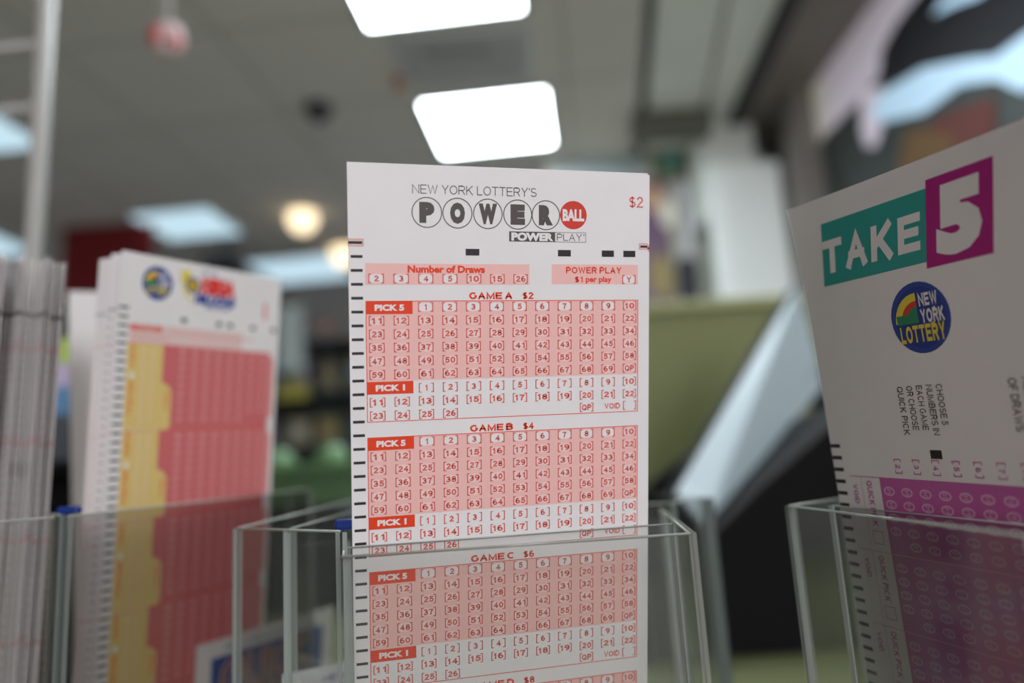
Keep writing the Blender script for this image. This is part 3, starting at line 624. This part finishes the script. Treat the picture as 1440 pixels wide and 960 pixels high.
# ---- left: MEGA MILLIONS
MMT, MMW = Vector((-0.1516, 0.30021, 1.35469)), Vector((0.15445, 0.01776, 1.03863))
def mega_slip(edge_ticks):
    s = Sheet(82.5, 215)
    logo(s, 16.5, 11, 7.0)
    s.poly([(26, 3.2), (29, 4.6), (31.5, 2.2), (31.8, 5.4), (35, 6.4), (31.8, 7.6), (31.6, 11), (29.5, 8.2), (26.5, 9), (28, 6.3)][::-1], YEL, .03)
    s.poly([(28.6, 7.5), (29.5, 7.5), (29.6, 11), (31.5, 14.2), (34, 16), (33.4, 16.8), (30.2, 14.8), (28.4, 11.5)][::-1], YEL, .025)
    s.disc(33.4, 9.6, 3.6, BLU, .04); s.disc(33.4, 9.6, 2.9, mat('ink_gold', (.5, .34, .05), .5), .05); s.text('LOTTERY', 33.4, 9.8, 1.1, YEL, .06, 'c', 4.8, .03)
    s.text('NEW YORK', 42, 3.2, 1.4, BLU, .06, 'c', 8, .03)
    s.text('MEGA', 46.3, 8.8, 6.0, ink('mega_red', (.80, .05, .04)), .08, 'c', 18.5, .10, 1.0, False, .15)
    s.text('MILLIONS', 45.2, 14.9, 3.8, BLU, .09, 'c', 21.5, .08, 1.0, False, .15)
    s.text('MEGAPLIER', 46.5, 18.3, 1.3, BLU, .06, 'c', 13, .03)
    s.rect(72.9, 12.6, 74.2, 20.5, ink('mega_red', (.8, .05, .04)), .04)
    for u in (29.9, 47.9, 54.0, 66.9, 79.2): s.rect(u-1.4, 24.1, u+1.4, 25.9, BLK, .04)
    s.ticks(22.4, 55, BLK, .5, 4.4, .5)
    s.rect(5, 28.2, 61, 35.6, ink('blush', (.84, .62, .60)), .02)
    s.text('MEGAPLIER', 12.8, 29.9, 2.0, NUMR, .06, 'c', 15, .06)
    for i in range(11): bracket(s, 9+5.6*i, 33.6 if i < 3 else 30.6, ROSE2, 4.2, 2.4, .4, .05); s.text('X' if i < 3 else str(i), 9+5.6*i, 33.6 if i < 3 else 30.6, 1.4, NUMR, .06)
    s.rect(20.9, 36.0, 78, 214, ROSE, .02)
    for g in range(5):
        o = 36.2+35.5*g
        s.rect(4.8, o, 21.0, min(o+34.9, 214), CREAM, .03)
        s.poly([(20.9, o+15.2), (24.0, o+16.6), (25.8, o+19), (25.8, o+33.6), (24.6, o+34.9), (20.9, o+34.9)][::-1], CREAM, .03)
        s.text('GAME '+'ABCDE'[g], 7.3, o+4.5, 1.7, RED, .06, 'c', None, .03, 1, True)
        s.text('MEGA BALL', 7.3, o+22, 1.7, RED, .06, 'c', None, .03, 1, True)
        s.text('PICK 5', 23.7, o+23, 1.6, RED, .06, 'c', None, .03, 1, True)
        s.rect(6.4, o+12, 8.4, o+14, WHT, .05)
        for i in range(25):
            u, v = 12+4.1*(i % 2)+ (0 if i % 4 < 2 else .3), o+2+2.6*(i//2); s.rect(u-.9, v-.7, u+.9, v+.7, ink('pale_cream', (.84, .70, .50)), .04); s.text(str(i+1), u, v, 1.0, NUMR, .06)
        for i in range(70):
            cc, rr = i % 8, i//8; u, v = 30.2+6.15*cc, o+2.0+3.55*rr
            if u < 76: s.rect(u-1.3, v-1.0, u+1.3, v+1.0, ink('cell_pink', (.78, .38, .38)), .04); s.text(str(i+1), u, v, 1.3, NUMR, .06, 'c', None, .02)
        s.rect(5, o-.35, 78, o-.05, NUMR, .05)
        s.rect(77.0, o+2, 80.6, o+30, ROSE2, .025)
    s.edge(21.6, 23.2, DKG)
    for g in range(6): s.edge(35.2+35.5*g, 35.9+35.5*g, NUMR)
    if edge_ticks:
        for k in range(1, 54): s.edge(22.4+3.55*k-.45, 22.4+3.55*k+.45, BLK)
    return s
m1 = mega_slip(True).mb.build('lottery_slip'); plain = mega_slip(False).mb.build('lottery_slip')
MW = Matrix.Translation(MMT) @ Matrix.Rotation(MMW.length, 4, MMW.normalized())
m1.matrix_world = MW; tag(m1, 'Mega Millions play slip with yellow and red columns facing right, foremost of its stack', 'lottery slip')
used_plain = False
def stack(M, n, gap, jit, ticksat, shift, label, group, first_front=1, loose=0):
    global used_plain
    acc = gap*first_front
    for k in range(first_front, n):
        src = m1 if k in ticksat else plain
        du, dv = shift(k); X = M @ Matrix.Translation((du+random.uniform(-jit, jit), acc, dv+random.uniform(-jit, jit)))
        acc += gap*(1 if loose == 0 else random.choice((.55, .6, .7, .8, 1.2, 2.2)))
        if src is plain and not used_plain:
            plain.matrix_world = X; tag(plain, label, 'lottery slip', group); used_plain = True
        else: dup(src, X, label, group)
stack(MW, 40, .00036, .00035, (14, 15, 26), lambda k: ((.0004 if k < 14 else -.0004), (-.0012 if k < 16 else -.0030)), 'Mega Millions slip stacked behind the foremost yellow and red one, only its edge showing', 'Mega Millions slips of the middle stack')
# far left stack: seen on its edges only
c2 = CAM + ray(93, 368)*.315
W2 = Matrix.Rotation(math.radians(122), 4, 'Z') @ Matrix.Rotation(math.radians(1.0), 4, 'X')
M2 = Matrix.Translation(c2) @ W2
stack(M2, 60, .00052, .0008, (9, 23, 41), lambda k: (0, -.0008*math.sin(k*.4)), 'slip in the thick stack at the left edge of the photo, only its edge showing', 'slips of the leftmost stack', 0, 1)

# ---- pale slip leaning behind between the two stacks
def back_slip(H):
    s = Sheet(60, H); s.rect(14, 16, 55, 145, FAINT, .02); s.rect(20, 20, 50, 26, PINK, .04)
    for r_ in range(30):
        for c3 in range(5): s.rect(18+7*c3, 32+3.6*r_, 22+7*c3, 34+3.6*r_, PINK, .04)
    return s
c2 = CAM + ray(96, 409)*.43; o = back_slip((c2.z-1.1)*1000/math.cos(math.radians(9.8))).mb.build('lottery_slip')
o.matrix_world = Matrix.Translation(c2) @ Matrix.Rotation(math.radians(35), 4, 'Z') @ Matrix.Rotation(math.radians(9), 4, 'X') @ Matrix.Rotation(math.radians(-4), 4, 'Y')
tag(o, 'pale pink slip leaning in the gap between the two left stacks', 'lottery slip')
# colourful scratch card behind
c2 = CAM + ray(70, 475)*.62
s = Sheet(50, 95); s.rect(0, 0, 50, 20, ink('lime', (.40, .55, .08))); s.rect(0, 20, 50, 38, ink('pale_lilac', (.50, .42, .62))); s.rect(0, 38, 50, 60, ink('sky', (.08, .22, .42))); s.rect(0, 60, 50, 95, ink('night', (.03, .04, .05))); s.disc(25, 30, 9, ink('pink2', (.7, .3, .5)), .04)
o = s.mb.build('scratch_card'); o.matrix_world = Matrix.Translation(c2) @ Matrix.Rotation(math.radians(20), 4, 'Z'); tag(o, 'lime, lilac and blue card deep in the gap between the two left stacks', 'card')
t = empty('card_stand', (c2.x+.02, c2.y+.02, 1.10), 'black upright stand holding the lime and blue card behind the left stacks', 'stand')
b = MB(); b.box((c2.x-.02, c2.y+.03, 1.108), (c2.x+.07, c2.y+.045, c2.z-.02), TB, .003); part(b, 'back_plate', t)
b = MB(); b.box((c2.x-.03, c2.y-.03, 1.10), (c2.x+.08, c2.y+.06, 1.107), TB, .003); part(b, 'foot', t)
b = MB(); b.box((c2.x-.02, c2.y-.012, c2.z-.105), (c2.x+.07, c2.y+.030, c2.z-.097), TB, .002); part(b, 'ledge', t)

# ---- right: TAKE 5
T5T, T5W = Vector((0.08989, 0.237, 1.33232)), Vector((0.15287, 0.01246, -1.22524))
def warp5(u, v):
    a = max(0, 1-v/48); c3 = max(0, 1-u/60); return 2.3*a*a*c3*c3
def take5_slip():
    s = Sheet(82.5, 215, warp5, 4.0)
    s.sh = (.185, 16.7)
    s.rect(10.3, 7.6, 48.0, 25.9, TEAL, .02)
    s.text('TAKE', 27.9, 17.6, 9.6, WHT, .06, 'c', 35.0, .047)
    s.rect(47.3, 5.6, 66.3, 27.6, MAG, .05); s.text('5', 56.9, 16.6, 14.6, WHT, .08, 'c', 13.0, .075)
    s.sh = None
    logo(s, 40.6, 39.6, 9.4)
    for u, tx in ((42.8, 'CHOOSE 5'), (39.7, 'NUMBERS IN'), (36.5, 'EACH GAME'), (33.3, 'OR CHOOSE'), (30.1, 'QUICK PICK')): s.text(tx, u, 57.2, 2.0, DKG, .06, 'l', 13.2*len(tx)/10, 0.01, 1, True)
    for u, tx in ((66.8, 'NUMBER'), (63.2, 'OF DRAWS')): s.text(tx, u, 57.0, 2.2, DKG, .06, 'l', 12.5*len(tx)/8, .01, 1, True)
    s.rect(36.6, 74.3, 40.2, 76.6, BLK, .04)
    s.ticks(73.7-3.55*0, 41, BLK, .1, 4.0, .55)
    for i in range(9):
        u = 25+6.3*i
        for dv in (-1.9, 1.9): s.rect(u-1.2, 79+dv-.15, u+1.2, 79+dv+.15, VIO, .04)
        for dv in (-1.9, 1.9):
            for du in (-1.2, 1.0): s.rect(u+du, 79+min(dv, dv*.6), u+du+.25, 79+max(dv, dv*.6), VIO, .04)
        s.text('23456789X'[i], u, 79, 1.6, VIO, .06, 'c', None, .02, 1, True)
    s.rect(17.4, 82.4, 82, 214, VIO, .02)
    for g in range(6):
        o = 82.4+21.5*g
        s.rect(6, o, 82, o+.25, LVIO if g else VIO, .05)
        k = 0
        for c3 in range(11):
            for r_ in range(5):
                if c3 < 1 and r_ > 3: continue
                u, v = 20.4+6.2*c3, o+3.8+3.75*r_
                if v > 212: continue
                s.disc(u, v, 2.0, LVIO, .04, 1.35, 14); s.disc(u, v, 1.45, VIO, .045, .85, 14); s.text(str(39-k % 39), u, v, 1.3, LVIO, .06, 'c', None, .03, 1, True); k += 1
        s.text('VOID', 7.6, o+2.5, 1.7, VIO, .06, 'l', None, .03, 1, True); s.text('QUICK PICK', 13.3, o+1.2, 2.0, VIO, .06, 'l', 13, .03, 1, True)
        s.rect(10.2, o, 10.4, o+20, LVIO, .03); s.frame(11.6, o+15.6, 15.4, o+19.4, .2, VIO, .05)
    return s
t5 = take5_slip().mb.build('lottery_slip')
M5 = Matrix.Translation(T5T) @ Matrix.Rotation(T5W.length, 4, T5W.normalized())
t5.matrix_world = M5; tag(t5, 'large Take 5 play slip at the right edge, white above and magenta below', 'lottery slip')

# ---- small Quick Draw slips low at the left
def quick_slip():
    s = Sheet(82.5, 120); s.text("NEW YORK LOTTERY'S", 38, 4.2, 2.0, BLU, .06, 'c', 46, .02)
    s.rect(8, 7.5, 75, 32, BLU, .03); s.text('QUICK', 41, 17, 13, ORA, .05, 'c', 56, .06); s.text('QUICK', 41, 17, 13, BLU, .07, 'c', 53.5, .01); s.text('DRAW', 41, 28, 5, ORA, .05, 'c', 30, .04)
    s.ticks(38, 20)
    for r_ in range(20):
        for c3 in range(10): s.rect(10+6.4*c3, 40+3.6*r_, 14+6.4*c3, 42.4+3.6*r_, ink('quick_blue', (.30, .40, .66)), .04)
    return s
q1 = quick_slip().mb.build('lottery_slip'); c2 = CAM + ray(268, 908)*.341
q1.matrix_world = MW @ Matrix.Translation((.0425, -.0035, -.1625))
tag(q1, 'blue and white Quick Draw play slip low in front of the Mega Millions stack', 'lottery slip')
c2 = CAM + ray(398, 948)*.27
q2 = dup(q1, Matrix.Translation(c2) @ Matrix.Rotation(math.radians(40), 4, 'Z') @ Matrix.Rotation(math.radians(8), 4, 'X'), 'second Quick Draw play slip low beside the centre stack, its top edge rising right', None)

# ================================================================= ACRYLIC HOLDERS
ACR = clear_mat('clear_acrylic', (.972, .976, .970), .03, .008)
ACD = clear_mat('smoky_acrylic', (.80, .79, .785), .035, .006)
ACM = clear_mat('grey_acrylic', (.80, .79, .80), .03, .006)
ACE = mat('acrylic_edge', (.34, .37, .35), .25, .5)
ACE2 = mat('acrylic_edge_dark', (.16, .19, .18), .25, .5)
RIM_HL = mat('rim_highlight', (.40, .42, .38), .2, .6)
BLUEP = mat('blue_plastic', (.01, .035, .22), .4)
def edge_material():
    m = bpy.data.materials.new('acrylic_cut_edge'); m.use_nodes = True; nt = m.node_tree; nt.nodes.clear(); N = nt.nodes.new; L = nt.links.new
    out = N('ShaderNodeOutputMaterial'); tr = N('ShaderNodeBsdfTransparent'); tr.inputs[0].default_value = (.8, .86, .83, 1)
    df = N('ShaderNodeBsdfPrincipled'); df.inputs['Base Color'].default_value = (.36, .39, .36, 1); df.inputs['Roughness'].default_value = .15
    mx = N('ShaderNodeMixShader'); mx.inputs[0].default_value = .55; L(tr.outputs[0], mx.inputs[1]); L(df.outputs[0], mx.inputs[2]); L(mx.outputs[0], out.inputs[0]); return m
EDG = edge_material()
def plate(b, p0, p1, zb, th=.002, m=ACR, me=None, lean=(0, 0)):
    """upright sheet with top edge p0-p1, bottom at height zb"""
    p0, p1 = Vector(p0), Vector(p1); d = p1-p0; n = Vector((d.y, -d.x, 0)).normalized()
    l = Vector((lean[0], lean[1], 0)); q1_ = Vector((p1.x, p1.y, zb))+l; q0_ = Vector((p0.x, p0.y, zb))+l
    b.slab([p0, p1, q1_, q0_], n, th, m, me or EDG)
def holder(name, label, cat, base, parts_):
    e = empty(name, base, label, cat)
    for nm, args in parts_:
        b = MB()
        if nm == 'base_panel': b.box(*args, ACR, .0008)
        elif nm == 'blue_cap': b.box(*args, BLUEP, .0008)
        else: plate(b, *args)
        part(b, nm, e)
        if nm in ('front_panel', 'side_panel', 'divider_panel'):
            r_ = MB(); r_.tube([args[0], args[1]], .00035 if nm != 'divider_panel' else .00022, RIM_HL, 8); part(r_, 'rim', e)  # thin rods paint the highlight along the polished top edges
    return e
ZB = 1.103
def at(x, y, d):
    return CAM + ray(x, y)*d
# centre holder
F0, F1 = Vector((-.045, .2014, 1.238)), Vector((.0426, .2102, 1.238))
D0, D1 = Vector((-.0462, .2118, 1.2396)), Vector((.0442, .2357, 1.2396))
KL, KR = Vector((-.066, .300, 1.238)), Vector((.052, .310, 1.242))
holder('slip_holder', 'clear acrylic slip holder in the centre, holding the Powerball slips', 'slip holder', (0, .25, 1.10), [
    ('front_panel', (F0, F1, ZB)), ('divider_panel', (D0+Vector((.0005, 0, 0)), D1-Vector((.0015, 0, 0)), ZB, .0008)),
    ('side_panel', (F0+Vector((0, .002, 0)), KL, ZB, .002)), ('side_panel', (F1+Vector((0, .0022, 0)), KR, ZB, .002, ACR)),
    ('back_panel', (KL+Vector((.002, .0, 0)), KR-Vector((.001, 0, 0)), ZB, .002)),
    ('upright_strip', (KR+Vector((-.0040, -.034, -.001)), KR+Vector((-.0034, -.035, -.001)), ZB, .0012, ACE, ACE)), ('upright_strip', (KR+Vector((-.0058, -.058, -.0015)), KR+Vector((-.0054, -.0585, -.0015)), ZB, .0010, ACE, ACE)),
    ('base_panel', ((-.064, .215, 1.10), (.05, .298, 1.1025)))])
# holder behind, right
G0, G1, G2 = at(940, 707, .335), at(984, 699, .39), at(900, 689, .46)
G1.z = max(G1.z, G0.z); 
holder('slip_holder', 'empty clear holder with dark painted reflection at right edge just behind the centre one', 'slip holder', (.07, .38, 1.10), [
    ('front_panel', (at(860, 711, .335), G0, ZB, .002)), ('side_panel', (G0+Vector((.001, .002, 0)), G1, ZB, .0025, ACR, ACE2)),
    ('side_panel', (at(984, 700, .393), at(986, 700, .40), ZB, .006, ACD, ACE2)),  # dark edge colour stands for a dark reflection in the acrylic
    ('back_panel', (G2, G1+Vector((0, .004, 0)), ZB, .002)),
    ('base_panel', ((.035, .34, 1.10), (.10, .40, 1.1025)))])
# empty holder, left of the centre
A0, A1 = at(333, 743, .262), at(478, 747, .222)
B0 = at(406, 743, .243); KA, KB = at(496, 703, .36), at(500, 718, .32)
holder('slip_holder', 'empty clear acrylic holder left of the centre one, two bright uprights', 'slip holder', (-.07, .28, 1.10), [
    ('front_panel', (A0, A1, ZB, .0015)), ('side_panel', (A0+Vector((-.0005, .0018, 0)), KA, ZB, .002)), ('divider_panel', (B0+Vector((0, .0018, 0)), KB, ZB, .002)),
    ('upright_strip', (B0+Vector((-.0010, -.0016, 0)), B0+Vector((.0012, -.0018, 0)), ZB, .0006, ACE, ACE)),
    ('upright_strip', (A0+Vector((0, -.0012, 0)), A0+Vector((.0006, -.0013, 0)), ZB, .0006, ACE, ACE)),
    ('upright_strip', (at(482, 748, .2215), at(488, 748, .2215), ZB, .0006, ACE, ACE)),
    ('blue_cap', (at(470, 746, .232), at(496, 729, .2325)+Vector((0, .004, 0))))])
# middle left holder for Mega Millions
C0, C1 = at(86, 727, .285), at(434, 688, .405)
nC = Vector((.857, -.4975, 0))
C0 = Vector((-.1835, .2660, 1.2432)); C1 = Vector((-.1030, .4000, 1.2595))
holder('slip_holder', 'smoky clear holder around the Mega Millions stack', 'slip holder', (-.16, .35, 1.10), [
    ('front_panel', (at(96, 726, .262), at(434, 688, .405), ZB, .002, ACD)),
    ('side_panel', (at(434, 689, .407), at(404, 689, .47), ZB, .002)),
    ('side_panel', (at(84, 724, .268), at(60, 722, .31), ZB, .002, ACD, ACE2)),
    ('upright_strip', (at(78, 724, .2695), at(96, 724, .2695), ZB, .001, ACD, ACE2)),
    ('blue_cap', (at(78, 724, .272), at(108, 711, .272)+Vector((0, .004, 0))))])
holder('slip_holder', 'clear holder around the thick stack at the left edge of the photo', 'slip holder', (-.2, .27, 1.10), [
    ('front_panel', (at(-90, 741, .25), at(76, 728, .262), ZB, .002, ACR)),
    ('side_panel', (at(76, 726, .27), at(60, 722, .36), ZB, .001)),
    ('side_panel', (at(-92, 741, .252), at(-100, 735, .34), ZB, .002))])
# right holder for Take 5
E0 = at(1110, 711, .250); E1 = at(1450, 754, .150); E2 = at(1180, 701, .300)
J0, J1 = Vector((.0952, .2480, 1.2415)), Vector((.1230, .1715, 1.2350))
nj = Vector((-.94, -.33, 0))*.0012
holder('slip_holder', 'clear acrylic holder at the right edge, holding the Take 5 slip', 'slip holder', (.12, .22, 1.10), [
    ('front_panel', (E0, E1, ZB, .0015, ACR)), ('side_panel', (E0+Vector((.0008, .0018, 0)), E2, ZB, .002, ACR)),
    ('divider_panel', (J0+nj, J1+nj, ZB, .001, ACM)),
    ('upright_strip', (E0+Vector((-.0006, -.0005, 0)), E0+Vector((.0010, -.0012, 0)), ZB, .0006, ACE, ACE)),
    ('upright_strip', (J0+nj*2, J0+nj*2+Vector((.0008, -.0014, 0)), ZB, .0006, ACE, ACE))])
